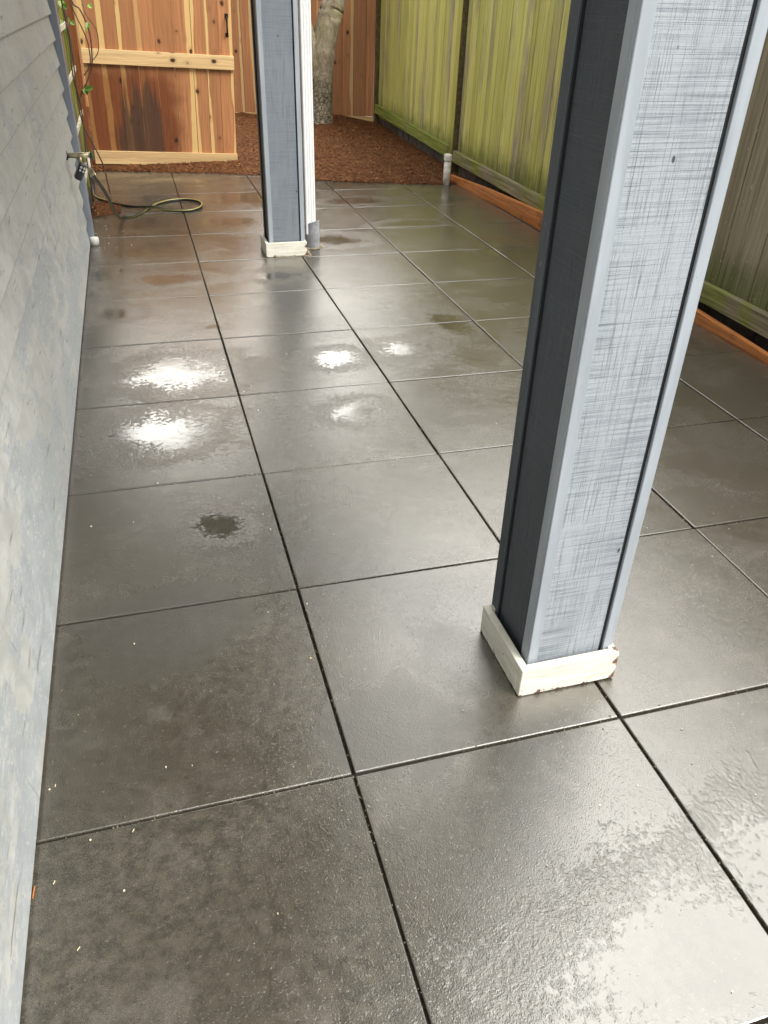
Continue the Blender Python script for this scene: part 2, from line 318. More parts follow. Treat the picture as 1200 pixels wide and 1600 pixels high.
def mat_bark():
    s = NT('grey_tree_bark'); P = s.obj(); x, y, z = s.sep(P)
    n = s.noise(s.mapv(P, scale=(1, 1, .55)), 26, 6, .7, .8); b = s.noise(P, 5, 4, .6)
    c = s.mix(s.ramp(n, .3, .7), (.12, .098, .068), (.34, .29, .205))
    c = s.mix(s.ramp(b, .42, .66, 0, .55), c, (.16, .135, .055))
    cr = s.math('MULTIPLY', s.ramp(s.vor(s.mapv(P, scale=(1, 1, .8)), 26, 'Distance', 'DISTANCE_TO_EDGE'), .02, .12, 1, 0), s.ramp(z, .75, .35, 0, 1))
    c = s.mix(s.math('MULTIPLY', cr, .6), c, (.045, .035, .025))
    s.set(Base_Color=c, Roughness=.8, Normal=s.bump(s.math('SUBTRACT', n, s.math('MULTIPLY', cr, .8)), .9, .012)); return s.m
def mat_leaf(name, a, b):
    s = NT(name); rnd = s.attr('rnd'); c = s.mix(rnd, a, b); s.set(Base_Color=c, Roughness=.5); s.b.inputs['Transmission Weight'].default_value = 0
    return s.m
def mat_edging():
    s = NT('orange_treated_board'); uv = s.uv(); x, y, _ = s.sep(uv); P = s.obj()
    g = s.noise(s.comb(s.math('MULTIPLY', x, 70.0), s.math('MULTIPLY', y, 3.0), 0), 1.0, 6, .65, .5); b = s.noise(P, 7, 5, .65)
    c = s.mix(s.ramp(g, .25, .75), (.30, .095, .022), (.62, .25, .075))
    c = s.mix(s.ramp(b, .5, .68, 0, .6), c, (.20, .065, .02))
    c = s.mix(s.ramp(s.noise(P, 40, 4, .7), .63, .7, 0, .8), c, (.06, .025, .012))
    s.set(Base_Color=c, Roughness=.5, Normal=s.bump(g, .5, .002)); return s.m

# puddle centres (m): x, y, radius x, radius y
PUDDLES = [(-.20, 2.08, .33, .24), (-.30, 1.58, .27, .22), (.45, 2.12, .16, .13), (.78, 2.14, .20, .16), (.42, 1.60, .15, .13),
           (-.17, .95, .11, .10), (-.46, 2.86, .14, .13), (.40, 3.33, .22, .13), (.90, 4.02, .25, .20), (-.25, 3.95, .34, .32), (-.2, 3.35, .30, .14), (1.50, 4.35, .30, .12),
           (.50, -.52, .40, .20), (.20, -.58, .2, .1), (.75, -.42, .24, .2), (0.30, 4.55, .34, .3), (-.30, 4.62, .25, .25), (-.05, 6.0, .5, .2), (2.05, 5.1, .3, .22), (1.3, 5.1, .3, .16),
           (1.10, 2.45, .12, .22), (-.02, 2.60, .08, .06), (.55, 5.3, .6, .4), (-.15, 5.3, .4, .35), (-.50, 3.5, .12, .3), (1.9, 3.6, .25, .3)]
MATTE_SHADE = [(.13, .10, .20, .17), (.31, .27, .12, .17), (1.2, 1.2, .2, .25), (-.35, .55, .25, .2)]  # dull dark patches; one left of the near plinth paints its contact shade

# ------------------------------------------------------------------ mesh helpers
class MB:
    def __init__(s): s.v = []; s.f = []; s.uv = []; s.r = []; s.sm = []
    def face(s, pts, uv=None, rnd=0.0, smooth=False):
        i = len(s.v); s.v += [tuple(p) for p in pts]; s.f.append(tuple(range(i, i+len(pts))))
        s.uv.append(uv or [(0, 0)]*len(pts)); s.r.append(rnd); s.sm.append(smooth)
    def box(s, x0, x1, y0, y1, z0, z1, grain=2, rnd=0.0, xf=None, cuts=1, jit=0.0):
        """box with UV.x across the grain (centred on the box) and UV.y along it; cuts>1 splits it along the grain"""
        lo = [x0, y0, z0]; hi = [x1, y1, z1]; mid = [(a+b)/2 for a, b in zip(lo, hi)]
        idx = {}
        V = [Vector((lo[0] if i == 0 else hi[0], lo[1] if j == 0 else hi[1], lo[2] if k == 0 else hi[2])) for i in (0, 1) for j in (0, 1) for k in (0, 1)]
        base = len(s.v)
        for p in V:
            s.v.append(tuple(xf(p) if xf else p))
        F = [((0, 1, 3, 2), 0), ((4, 6, 7, 5), 0), ((0, 4, 5, 1), 1), ((2, 3, 7, 6), 1), ((0, 2, 6, 4), 2), ((1, 5, 7, 3), 2)]
        for q, ax in F:
            s.f.append(tuple(base+i for i in q)); uvs = []
            for i in q:
                p = V[i]
                if ax == grain:
                    o = [a for a in (0, 1, 2) if a != grain]; uvs.append((p[o[0]]-mid[o[0]], p[o[1]]-mid[o[1]]))
                else:
                    u = [a for a in (0, 1, 2) if a not in (grain, ax)][0]; uvs.append((p[u]-mid[u], p[grain]))
            s.uv.append(uvs); s.r.append(rnd); s.sm.append(False)
    def tube(s, pts, rad, seg=8, cap=True, rnd=0.0, smooth=True):
        pts = [Vector(p) for p in pts]; n = len(pts); rads = rad if hasattr(rad, '__len__') else [rad]*n
        base = len(s.v); t0 = (pts[1]-pts[0]).normalized(); a = Vector((0, 0, 1)) if abs(t0.z) < .9 else Vector((1, 0, 0))
        nx = t0.cross(a).normalized(); L = 0
        for i, p in enumerate(pts):
            t = ((pts[min(i+1, n-1)]-pts[max(i-1, 0)])).normalized(); nx = (nx-t*nx.dot(t)).normalized(); ny = t.cross(nx)
            for k in range(seg):
                an = 2*math.pi*k/seg; s.v.append(tuple(p+(nx*math.cos(an)+ny*math.sin(an))*rads[i]))
        for i in range(n-1):
            for k in range(seg):
                a0 = base+i*seg+k; a1 = base+i*seg+(k+1) % seg; s.f.append((a0, a1, a1+seg, a0+seg))
                s.uv.append([(k/seg, i*.05), ((k+1)/seg, i*.05), ((k+1)/seg, (i+1)*.05), (k/seg, (i+1)*.05)]); s.r.append(rnd); s.sm.append(smooth)
        if cap:
            for i0, rev in ((0, True), (n-1, False)):
                q = [base+i0*seg+k for k in range(seg)]; q = q[::-1] if rev else q
                s.f.append(tuple(q)); s.uv.append([(0, 0)]*seg); s.r.append(rnd); s.sm.append(False)
    def lathe(s, prof, seg=20, c=(0, 0, 0), smooth=True):
        base = len(s.v); n = len(prof)
        for r, z in prof:
            for k in range(seg):
                an = 2*math.pi*k/seg; s.v.append((c[0]+r*math.cos(an), c[1]+r*math.sin(an), c[2]+z))
        for i in range(n-1):
            for k in range(seg):
                a0 = base+i*seg+k; a1 = base+i*seg+(k+1) % seg; s.f.append((a0, a1, a1+seg, a0+seg)); s.uv.append([(0, 0)]*4); s.r.append(0.0); s.sm.append(smooth)
        for i0, rev in ((0, True), (n-1, False)):
            if prof[i0][0] > 1e-5:
                q = [base+i0*seg+k for k in range(seg)]; q = q[::-1] if rev else q
                s.f.append(tuple(q)); s.uv.append([(0, 0)]*seg); s.r.append(0.0); s.sm.append(False)
    def build(s, name, mat, parent=None, bevel=0.0, seg=1, loc=None):
        me = bpy.data.meshes.new(name); me.from_pydata(s.v, [], s.f); me.materials.append(mat)
        u = me.uv_layers.new(name='UVMap'); i = 0
        flat = [c for f in s.uv for p in f for c in p]; u.data.foreach_set('uv', flat)
        at = me.attributes.new('rnd', 'FLOAT', 'FACE'); at.data.foreach_set('value', s.r)
        me.polygons.foreach_set('use_smooth', s.sm); me.update(); me.validate()
        o = bpy.data.objects.new(name, me); COL.objects.link(o)
        if parent is not None: o.parent = parent
        if loc: o.location = loc
        if bevel > 0:
            b = o.modifiers.new('bevel', 'BEVEL'); b.width = bevel; b.segments = seg; b.limit_method = 'ANGLE'; b.angle_limit = R(40)
        return o
def tag(o, label=None, cat=None, group=None, kind=None):
    if label: o['label'] = label
    if cat: o['category'] = cat
    if group: o['group'] = group
    if kind: o['kind'] = kind
    return o
def thing(name, label, cat, loc=(0, 0, 0), rot=(0, 0, 0), group=None):
    o = bpy.data.objects.new(name, None); o.empty_display_size = .1; COL.objects.link(o); o.location = loc; o.rotation_euler = rot
    return tag(o, label, cat, group)
def smooth_path(pts, n=6):
    P = [Vector(p) for p in pts]; out = []
    for i in range(len(P)-1):
        p0 = P[max(i-1, 0)]; p1 = P[i]; p2 = P[i+1]; p3 = P[min(i+2, len(P)-1)]
        for k in range(n):
            t = k/n; out.append(.5*((2*p1)+(-p0+p2)*t+(2*p0-5*p1+4*p2-p3)*t*t+(-p0+3*p1-3*p2+p3)*t**3))
    out.append(P[-1]); return out

# ------------------------------------------------------------------ setting: ground, patio, mulch
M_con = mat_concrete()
M_soil = mat_simple('dark_soil', (.035, .022, .014), .9, 0, 40, .5, .8, .2)
g = MB(); n = 0
g.face([(-60, -60, -.075), (60, -60, -.075), (60, 80, -.075), (-60, 80, -.075)])
tag(g.build('ground', M_soil), kind='structure')
j = MB(); j.face([(-.66, -2.6, -.011), (2.36, -2.6, -.011), (2.36, 6.3, -.011), (-.66, 6.6, -.011)])
tag(j.build('joint_sand', mat_simple('joint_sand', (.028, .024, .018), .85, 0, 120, .5, .6, .3)), kind='structure')

def mulch_edge_y(x):
    pts = [(-.9, 6.50), (-.634, 6.46), (-.35, 6.41), (-.04, 6.35), (.28, 6.29), (.54, 6.21), (.72, 6.14), (1.19, 5.87), (1.49, 5.76), (1.90, 5.66), (2.2, 5.60), (2.6, 5.58)]
    for a, b in zip(pts, pts[1:]):
        if a[0] <= x <= b[0]: return a[1]+(b[1]-a[1])*(x-a[0])/(b[0]-a[0])
    return pts[0][1] if x < pts[0][0] else pts[-1][1]
T = .61; GAP = .0032
pv = MB(); rr = random.Random(3)
for i in range(-1, 4):
    for k in range(-4, 11):
        x0, x1 = i*T+GAP, (i+1)*T-GAP; y0, y1 = k*T+GAP, (k+1)*T-GAP
        if i == 3: x1 = 2.318
        if i == -1: x0 = -.608
        dx = rr.uniform(-.0012, .0012); dy = rr.uniform(-.0012, .0012)
        tx = rr.uniform(-.0035, .0035); ty = rr.uniform(-.0035, .0035); dz = rr.uniform(-.0012, .0006)
        cx, cy = (x0+x1)/2, (y0+y1)/2
        pv.box(x0+dx, x1+dx, y0+dy, y1+dy, -.045, 0, xf=lambda p: Vector((p.x, p.y, p.z+dz+(p.x-cx)*tx+(p.y-cy)*ty)), rnd=rr.random())
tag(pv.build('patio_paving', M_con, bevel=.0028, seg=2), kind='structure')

def mulch_h(x, y):
    d = y-mulch_edge_y(x)
    h = .004+.155*(1-math.exp(-max(d, 0)/1.1))
    h -= .075*math.exp(-((x-2.45)/.35)**2)*min(1, max(d, 0)/.6)
    h += .02*math.sin(x*3.1+1)*math.sin(y*2.3)*min(1, max(d, 0))
    return h
M_mulch = mat_mulch(); mb = MB(); rr = random.Random(11); NX, NY = 95, 95
grid = []
for a in range(NX+1):
    x = -1.6+(4.4)*a/NX; row = []
    for b in range(NY+1):
        t = b/NY; ye = mulch_edge_y(x)+.014*math.sin(x*23)+.01*math.sin(x*61+2); y = ye-.02+(11.5-ye)*t**1.25
        z = mulch_h(x, y)+rr.uniform(-.006, .009)*(1 if b > 1 else .4)
        if b == 0: z = -.02
        row.append((x, y, z))
    grid.append(row)
for a in range(NX):
    for b in range(NY):
        mb.face([grid[a][b], grid[a+1][b], grid[a+1][b+1], grid[a][b+1]], smooth=True)
mu = tag(mb.build('mulch_bed', M_mulch), kind='stuff')
mu['label'] = 'mounded red brown bark mulch bed around the tree behind the patio'; mu['category'] = 'mulch'
cb = MB(); rr = random.Random(5)
for q in range(20000):
    x = rr.uniform(-.7, 2.42); y = mulch_edge_y(x)+.0+(rr.random()**1.5)*3.6-.03*rr.random()
    z = mulch_h(x, y)+rr.uniform(0, .009); L = rr.uniform(.004, .015); W = rr.uniform(.0015, .004); a = rr.uniform(0, math.pi); p = rr.uniform(-.5, .5)
    d = Vector((math.cos(a)*math.cos(p), math.sin(a)*math.cos(p), math.sin(p)))*L; e = Vector((-math.sin(a), math.cos(a), rr.uniform(-.5, .5)))*W; c = Vector((x, y, z))
    cb.face([c-d-e, c+d-e*.6, c+d*1.1+e, c-d*.9+e], rnd=rr.random())
M_chip = mat_chip()
ch = cb.build('mulch_chips', M_chip, mu); ch['kind'] = 'stuff'
# patch of loose mulch in the missing paver corner by the house
pm = MB(); rr = random.Random(9)
cx, cy = -.545, 5.02
ring = [(-.608, 4.80), (-.50, 4.86), (-.44, 4.90), (-.425, 5.04), (-.43, 5.22), (-.52, 5.27), (-.608, 5.25)]
for a, b in zip(ring, ring[1:]+ring[:1]):
    m = [((a[0]+cx)/2, (a[1]+cy)/2, .013), ((b[0]+cx)/2, (b[1]+cy)/2, .012)]
    pm.face([(a[0], a[1], .0015), (b[0], b[1], .0015), m[1], m[0]], smooth=True); pm.face([m[0], m[1], (cx, cy, .016)], smooth=True)
pp = tag(pm.build('mulch_patch', M_mulch), kind='stuff'); pp['label'] = 'small patch of dark red mulch on the paving at the house corner'; pp['category'] = 'mulch'
pc = MB()
for q in range(500):
    x = rr.uniform(-.605, -.42); y = rr.uniform(4.8, 5.27)
    if x > -.5 and y < 4.88: continue
    L = rr.uniform(.004, .012); W = rr.uniform(.002, .004); a = rr.uniform(0, 3.14); c = Vector((x, y, rr.uniform(.006, .016)))
    d = Vector((math.cos(a), math.sin(a), rr.uniform(-.4, .4)))*L; e = Vector((-math.sin(a), math.cos(a), .2))*W
    pc.face([c-d-e, c+d-e, c+d+e, c-d+e], rnd=rr.random())
x_ = pc.build('mulch_chips', M_chip, pp); x_['kind'] = 'stuff'

# ------------------------------------------------------------------ house wall
M_sid = mat_siding(); hw = thing('house_wall', 'long grey lap sided house wall with flaking paint along the left of the patio', 'wall', (-.61, 0, 0))
sb = MB(); EXP = .1165; rr = random.Random(21)
for k in range(24):
    z0 = .012+EXP*k; z1 = z0+EXP+.012
    ys = [-3.0]; y = -3+rr.uniform(.3, 2.4)
    while y < 3.7: ys.append(y); y += 2.44
    ys.append(4.135)
    for a, b in zip(ys, ys[1:]):
        a += .001; b -= .001; ob, ot = .011, -.010     # bottom edge stands proud, top tucks under
        P = [(ob, a, z0), (ob, b, z0), (ot, b, z1), (ot, a, z1), (-.035, a, z0), (-.035, b, z0), (-.035, b, z1), (-.035, a, z1)]
        rv = rr.random()
        for q in ((0, 1, 2, 3), (4, 7, 6, 5), (0, 4, 5, 1), (1, 5, 6, 2), (0, 3, 7, 4)):
            sb.face([P[t] for t in q], uv=[(P[t][1], (P[t][2]-z0)/(z1-z0)) for t in q], rnd=rv)
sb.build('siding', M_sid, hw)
wb = MB(); wb.box(-.15, -.036, -3.0, 4.13, -.04, 2.82); wb.box(-6, -.151, 4.02, 4.13, -.04, 2.82)
wb.build('sheathing', mat_simple('dark_sheathing', (.03, .032, .035), .8), hw)
ct = MB(); ct.box(-.10, .035, 4.15, 4.27, .03, 2.8)
cbm = mat_trim((.22, .245, .29), 'blue_grey_corner_paint')
ct.build('corner_board', cbm, hw, bevel=.003)

# ------------------------------------------------------------------ porch roof over the posts (overhead, seen in the wet paving)
pr = thing('porch_roof', 'dark boarded porch roof carried by the two blue grey posts', 'roof', (0, 0, 2.42))
M_sof = mat_simple('dark_stained_soffit', (.045, .04, .034), .7, 0, 12, .3, .2)
b = MB()
for i in range(11):
    x0 = -.60+i*.134; b.box(x0, x0+.131, -.12, 4.18, .10, .12, grain=1, rnd=random.random())
b.build('soffit_boards', M_sof, pr)
b = MB(); b.box(.45, .62, -.10, 4.10, -.12, .099, grain=1); b.build('beam', cbm, pr, bevel=.004)
b = MB(); b.box(.875, .90, -.15, 4.21, .06, .26, grain=1); b.box(-.6, .874, -.15, -.125, .06, .26, grain=0); b.box(-.6, .874, 4.185, 4.21, .06, .26, grain=0); b.build('fascia', cbm, pr, bevel=.003)
b = MB(); b.box(-.6, .96, -.2, 4.26, .262, .30, grain=1); b.build('roof_deck', mat_simple('asphalt_shingle', (.05, .05, .052), .9, 0, 60, .5, .6), pr)

# ------------------------------------------------------------------ porch posts
M_panel = mat_rough_panel(); M_panel2 = mat_rough_panel(.06, 'rough_sawn_blue_grey_panel_shaded', (.05, .062, .073)); M_ptrim = mat_trim((.34, .38, .42), 'blue_grey_trim_paint'); M_ptrim2 = mat_trim((.07, .085, .097), 'blue_grey_trim_paint_shaded'); M_pl = mat_plinth()  # second panel and trim are darkened copies that paint in the side shade
def make_post(label):
    # local origin: front left corner of the plinth, x right, y away from the camera
    t = thing('porch_post', label, 'post')
    H = 2.30; s0, s1, f0, f1 = .025, .237, .027, .237          # shaft extents in x and y
    r = .008; tw = .024
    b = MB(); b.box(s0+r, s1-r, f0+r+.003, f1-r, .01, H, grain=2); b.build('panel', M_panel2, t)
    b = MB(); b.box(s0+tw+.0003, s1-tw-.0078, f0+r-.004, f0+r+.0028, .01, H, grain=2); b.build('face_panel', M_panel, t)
    def L(name, xs, ys):
        m = MB()
        for (a0, a1, b0, b1) in xs: m.box(a0, a1, b0, b1, .015, H, grain=2)
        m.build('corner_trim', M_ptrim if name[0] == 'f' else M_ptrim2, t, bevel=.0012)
    # each corner is an L of two strips meeting at a butt joint; a dark slot is left beside the panel on one side
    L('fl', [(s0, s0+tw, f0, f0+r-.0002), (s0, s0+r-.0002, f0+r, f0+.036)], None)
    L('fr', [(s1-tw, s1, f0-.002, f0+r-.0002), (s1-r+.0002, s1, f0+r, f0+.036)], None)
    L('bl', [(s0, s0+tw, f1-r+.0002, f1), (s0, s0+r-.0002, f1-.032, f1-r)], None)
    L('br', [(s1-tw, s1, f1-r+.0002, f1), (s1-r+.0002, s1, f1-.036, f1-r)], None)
    m = MB(); m.box(s1-tw-.0075, s1-tw-.0003, f0+.0045, f0+r-.0002, .015, H); m.build('panel_gap', M_black, t)
    m = MB(); m.box(s0+.0045, s0+r-.0002, f1-.032-.006, f1-.0323, .015, H); m.build('panel_gap', M_black, t)
    p = MB(); w_ = .243; d_ = .232; th = .019; hh = .080
    p.box(0, w_, 0, th, 0, hh, grain=0, rnd=.2); p.box(0, th-.001, th+.0005, d_, 0, hh, grain=1, rnd=.5)
    p.box(w_-th+.001, w_, th+.0005, d_, 0, hh, grain=1, rnd=.7); p.box(th, w_-th, d_-th, d_-.001, 0, hh-.001, grain=0)
    p.build('plinth', M_pl, t, bevel=.0022, seg=2)
    return t
M_black = mat_simple('black_joint', (.008, .009, .010), .8, 0, 20, .2, 0)
def copy_tree(o, parent=None):
    c = o.copy(); COL.objects.link(c)
    if parent is not None: c.parent = parent
    for ch_ in [q for q in bpy.data.objects if q.parent == o and q != c]: copy_tree(ch_, c)
    return c
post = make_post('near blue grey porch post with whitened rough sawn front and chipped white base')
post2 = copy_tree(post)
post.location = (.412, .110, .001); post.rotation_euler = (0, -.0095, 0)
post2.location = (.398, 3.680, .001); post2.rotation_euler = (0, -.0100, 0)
post2['label'] = 'far blue grey porch post beside the white downspout'
for p_ in (post, post2): p_['group'] = 'boxed porch posts on white bases'
M_panel3 = mat_rough_panel(.35, 'rough_sawn_blue_grey_panel_faded')
for ch_ in bpy.data.objects:
    if ch_.parent == post2 and ch_.name.startswith('face_panel'):
        ch_.data = ch_.data.copy(); ch_.data.materials[0] = M_panel3

# ------------------------------------------------------------------ downspout and its drain collar
M_white = mat_simple('white_enamel', (.80, .80, .80), .35, 0, 6, .06, .02)
M_whiteold = mat_simple('weathered_white_pvc', (.62, .60, .55), .5, 0, 30, .35, .2)
M_greypvc = mat_simple('grey_pvc', (.27, .28, .30), .45, 0, 14, .35, .1)
ds = thing('downspout', 'white ribbed rectangular downspout beside the far post', 'downspout', (.668, 3.835, 0), (0, -.009, 0))
m = MB(); zt, zb = 2.45, .085; W_, D_ = .062, .075
prof = [(0, .006), (.004, .001), (.008, 0), (.013, 0), (.0155, .0012), (.018, .0012), (.0205, 0), (.0285, 0), (.031, .0012), (.0335, .0012), (.036, 0), (.044, 0), (.0465, .0012), (.049, .0012), (.0515, 0), (.057, 0), (.061, .002), (W_, .007),
        (W_, D_-.006), (W_-.006, D_), (.006, D_), (0, D_-.006)]
for a, b_ in zip(prof, prof[1:]+prof[:1]): m.face([(a[0], a[1], zb), (b_[0], b_[1], zb), (b_[0], b_[1], zt), (a[0], a[1], zt)])
m.face([(a[0], a[1], zt) for a in prof]); m.build('pipe', M_white, ds)
m = MB(); m.box(-.004, W_+.004, -.0025, D_+.003, 1.75, 1.78); m.build('strap', M_white, ds, bevel=.001)
dp = MB(); seg = 28; base = 0; ro, ri = .047, .0435; cx, cy = .709, 3.872
V = []
for k in range(seg):
    an = 2*math.pi*k/seg; c_, s_ = math.cos(an), math.sin(an); zt = .145+.012*c_-.012*s_+(.004 if k % 2 else 0)*.3
    V.append([(cx+ro*c_, cy+ro*s_, -.01), (cx+ro*c_, cy+ro*s_, zt), (cx+ri*c_, cy+ri*s_, zt), (cx+ri*c_, cy+ri*s_, .0)])
for k in range(seg):
    A, B = V[k], V[(k+1) % seg]
    for t in range(3): dp.face([A[t], B[t], B[t+1], A[t+1]], smooth=(t != 1))
tag(dp.build('drain_pipe', M_greypvc), 'short grey plastic drain pipe collar catching the foot of the white downspout', 'pipe')

# ------------------------------------------------------------------ pvc stub and floor cap
t = thing('vent_pipe', 'weathered white capped pipe stub standing by the green fence post', 'pipe', (2.215, 5.60, 0))
m = MB(); m.lathe([(.029, -.03), (.029, .19)], 20); m.build('pipe', M_whiteold, t)
m = MB(); m.lathe([(.034, .186), (.035, .19), (.035, .225), (.031, .234), (.012, .239), (.0001, .239)], 20); m.build('cap', M_whiteold, t)
m = MB(); m.lathe([(.026, 0), (.026, .036), (.023, .042), (.012, .044), (.0001, .044)], 20, (-.574, 4.125, 0))
tag(m.build('cleanout_cap', mat_simple('clean_white_pvc', (.75, .74, .70), .4, 0, 30, .15, .1)), 'small round white pipe cap on the paving at the foot of the house wall', 'pipe cap')

# ------------------------------------------------------------------ right fence (mossy), local x runs towards the camera from the back corner
M_moss = mat_fence('mossy_fence_boards'); M_rail = mat_fence('mossy_rail', False)
FX, FY = 2.45, 8.62
fr = thing('mossy_fence', 'old board fence green with algae along the right of the patio', 'fence', (FX, FY, 0), (0, 0, R(-90)))
rr = random.Random(17)
def boards(xa, xb, z0, z1, wmin, wmax, y0=.0, th=.017, m=None, rng=rr, gap=.0055, dj=.006):
    m = m or MB(); x = xa
    while x < xb-.01:
        w_ = min(rng.uniform(wmin, wmax), xb-x); d = rng.uniform(-dj, dj)*.5
        m.box(x+gap*.5, x+w_-gap*.5, y0+d, y0+th+d, z0+rng.uniform(-.004, .004), z1, grain=2, rnd=rng.random()); x += w_
    return m
bk = MB(); bk.box(.02, 10.9, .036, .046, -.07, 1.79, grain=2); bk.build('gap_backing', mat_simple('dark_seam_sheet', (.03, .026, .016), .9, 0, 20, .4, .3), fr)  # added dark sheet behind the boards so the seams read as shaded
# local +y points to world +x (behind the boards); local x to world -y
def zrail(u): return .30-.05*min(u, 2.5)/2.5 if u < 2.55 else .208-.010*(u-2.55)
boards(.03, 2.50, .14, 1.80, .06, .115).build('board_panel', M_moss, fr, bevel=.0015)
boards(2.62, 5.30, .10, 1.80, .06, .115).build('board_panel', M_moss, fr, bevel=.0015)
boards(5.42, 8.10, .09, 1.80, .12, .145).build('board_panel', M_moss, fr, bevel=.0015)
boards(8.22, 10.9, .08, 1.80, .12, .145).build('board_panel', M_moss, fr, bevel=.0015)
def rail(xa, xb, za, zb, h, parent=fr):
    m = MB(); L_ = xb-xa
    m.box(xa, xb, -.042, -.0035, 0, h, grain=0, rnd=random.random(), xf=lambda p: Vector((p.x, p.y, p.z+za+(zb-za)*(p.x-xa)/L_)))
    m.build('rail', M_rail, parent, bevel=.003)
rail(.03, 2.475, .185, .118, .092); rail(2.615, 5.30, .105, .072, .092); rail(5.42, 8.10, .068, .052, .095); rail(8.22, 10.9, .05, .04, .095)
for a, b_ in ((.03, 2.5), (2.62, 5.3), (5.42, 8.1), (8.22, 10.9)):
    rail(a, b_, 1.66, 1.66, .09)
    m = MB(); m.box(a, b_, -.04, .05, 1.802, 1.835, grain=0); m.build('cap_rail', M_rail, fr, bevel=.002)
kick = mat_simple('rotting_skirt_board', (.075, .062, .052), .8, 0, 22, .5, .5)
for a, b_, zt in ((.03, 2.5, .20), (2.62, 5.3, .11), (5.42, 8.1, .065), (8.22, 10.9, .05)):
    boards(a, b_, -.07, zt, .09, .15, y0=.02, th=.015).build('skirt_boards', kick, fr)
M_fpost = mat_simple('dark_olive_fence_post', (.10, .075, .028), .75, 0, 25, .45, .4)
for a in (-.06, 2.515, 5.32, 8.12):
    m = MB(); m.box(a, a+.088, -.042, .045, -.07, 1.80, grain=2, rnd=random.random()); pq = m.build('post', M_fpost, fr, bevel=.003)
    if a > 0: m = MB(); m.box(a+.001, a+.087, -.049, -.0422, -.05, 1.80, grain=2, rnd=.3); m.build('face_strip', M_moss, pq, bevel=.001)

# ------------------------------------------------------------------ orange edging board
eb = MB(); pts = [(2.300, 5.74, .046), (2.345, 5.0, .075), (2.375, 4.2, .094), (2.380, 3.9, .095), (2.345, 3.0, .072), (2.325, 2.25, .052), (2.327, 1.7, .030), (2.33, .9, .024), (2.33, -2.0, .024)]
for (x0, y0, z0), (x1, y1, z1) in zip(pts, pts[1:]):
    th = .034; zb = -.07
    def uvf(a): return a
    eb.face([(x0, y0, zb), (x1, y1, zb), (x1, y1, z1), (x0, y0, z0)][::-1], [(zb, y0), (zb, y1), (z1, y1), (z0, y0)][::-1])
    eb.face([(x0, y0, z0), (x1, y1, z1), (x1+th, y1, z1), (x0+th, y0, z0)][::-1], [(.1, y0), (.1, y1), (.13, y1), (.13, y0)][::-1])
    eb.face([(x0+th, y0, zb), (x1+th, y1, zb), (x1+th, y1, z1), (x0+th, y0, z0)], [(zb, y0), (zb, y1), (z1, y1), (z0, y0)])
x0, y0, z0 = pts[0]; eb.face([(x0, y0, -.07), (x0+.034, y0, -.07), (x0+.034, y0, z0), (x0, y0, z0)])
tag(eb.build('edging_board', mat_edging()), 'orange brown timber edging board along the foot of the mossy fence', 'edging')

# ------------------------------------------------------------------ cedar fence at the back
M_ced = mat_cedar('new_cedar_boards', (.44, .20, .088), (.56, .37, .17), (.20, .075, .03))
M_rail_c = mat_cedar('pale_cedar_rail', (.60, .41, .20), (.66, .48, .24), (.36, .20, .08), knots=True)
bf = thing('cedar_fence', 'new cedar board fence across the back of the mulch bed behind the tree', 'fence', (2.395, 8.635, 0), (0, 0, math.atan2(.26, -1)))
rr = random.Random(29)
boards(-.05, 4.2, .145, 1.82, .125, .145, y0=-.017, rng=rr, gap=.003, dj=.004).build('board_panel', M_ced, bf, bevel=.001)
m = MB(); m.box(-.05, 4.2, -.018, .004, .0, .142, grain=0, rnd=.31); m.build('skirt_board', M_rail_c, bf, bevel=.002)
m = MB(); m.box(-.05, 4.2, -.034, -.026, .15, 1.81, grain=2); m.build('gap_backing', mat_simple('dark_seam_sheet_cedar', (.10, .045, .02), .9, 0, 20, .4, .3), bf)  # added sheet keeping bright sky from showing through the board gaps
m = MB(); m.box(.0, 4.2, -.078, -.0355, 1.58, 1.67, grain=0, rnd=.61); m.build('rail', M_rail_c, bf, bevel=.002)

# ------------------------------------------------------------------ gate (leaves open gap below), local origin at lower hinge corner
gt = thing('cedar_gate', 'open cedar gate with pale rails and a dark wet stain near its foot', 'gate', (-.607, 6.60, .0), (0, .030, R(-1.2)))
M_gate = mat_cedar('gate_cedar_boards', (.42, .185, .075), (.60, .40, .16), (.18, .06, .025), stain=True)
rr = random.Random(41); widths = [.137, .15, .142, .15, .14, .15, .112, .105, .115]
s_ = 1.192/sum(widths); m = MB(); x = 0
for q, w_ in enumerate(widths):
    w_ *= s_; m.box(x+.0016, x+w_-.0016, .0, .017, .05, 1.80, grain=2, rnd=[.11, .83, .27, .62, .41, .93, .07, .55, .74][q]); x += w_
m.build('board_panel', M_gate, gt, bevel=.001)
for z0, z1, rv in ((.035, .138, .36), (.782, .886, .71), (1.60, 1.70, .52)):
    m = MB(); m.box(-.002, 1.196, -.026, -.0005, z0, z1, grain=0, rnd=rv); m.build('rail', M_rail_c, gt, bevel=.002)
M_iron = mat_simple('black_iron', (.012, .012, .013), .4, .6, 30, .2, .1)
m = MB(); hx = 1.150
m.box(hx-.013, hx+.013, -.0045, -.0005, 1.150, 1.182); m.box(hx-.013, hx+.013, -.0045, -.0005, 1.020, 1.048)
m.tube(smooth_path([(hx, -.004, 1.162), (hx, -.03, 1.155), (hx, -.036, 1.13), (hx, -.036, 1.07), (hx, -.03, 1.045), (hx, -.004, 1.036)], 4), .0065, 8)
m.build('handle', M_iron, gt)
gp = MB(); gp.box(-.050, .038, 0, .088, -.05, 1.9, grain=2, rnd=.4)
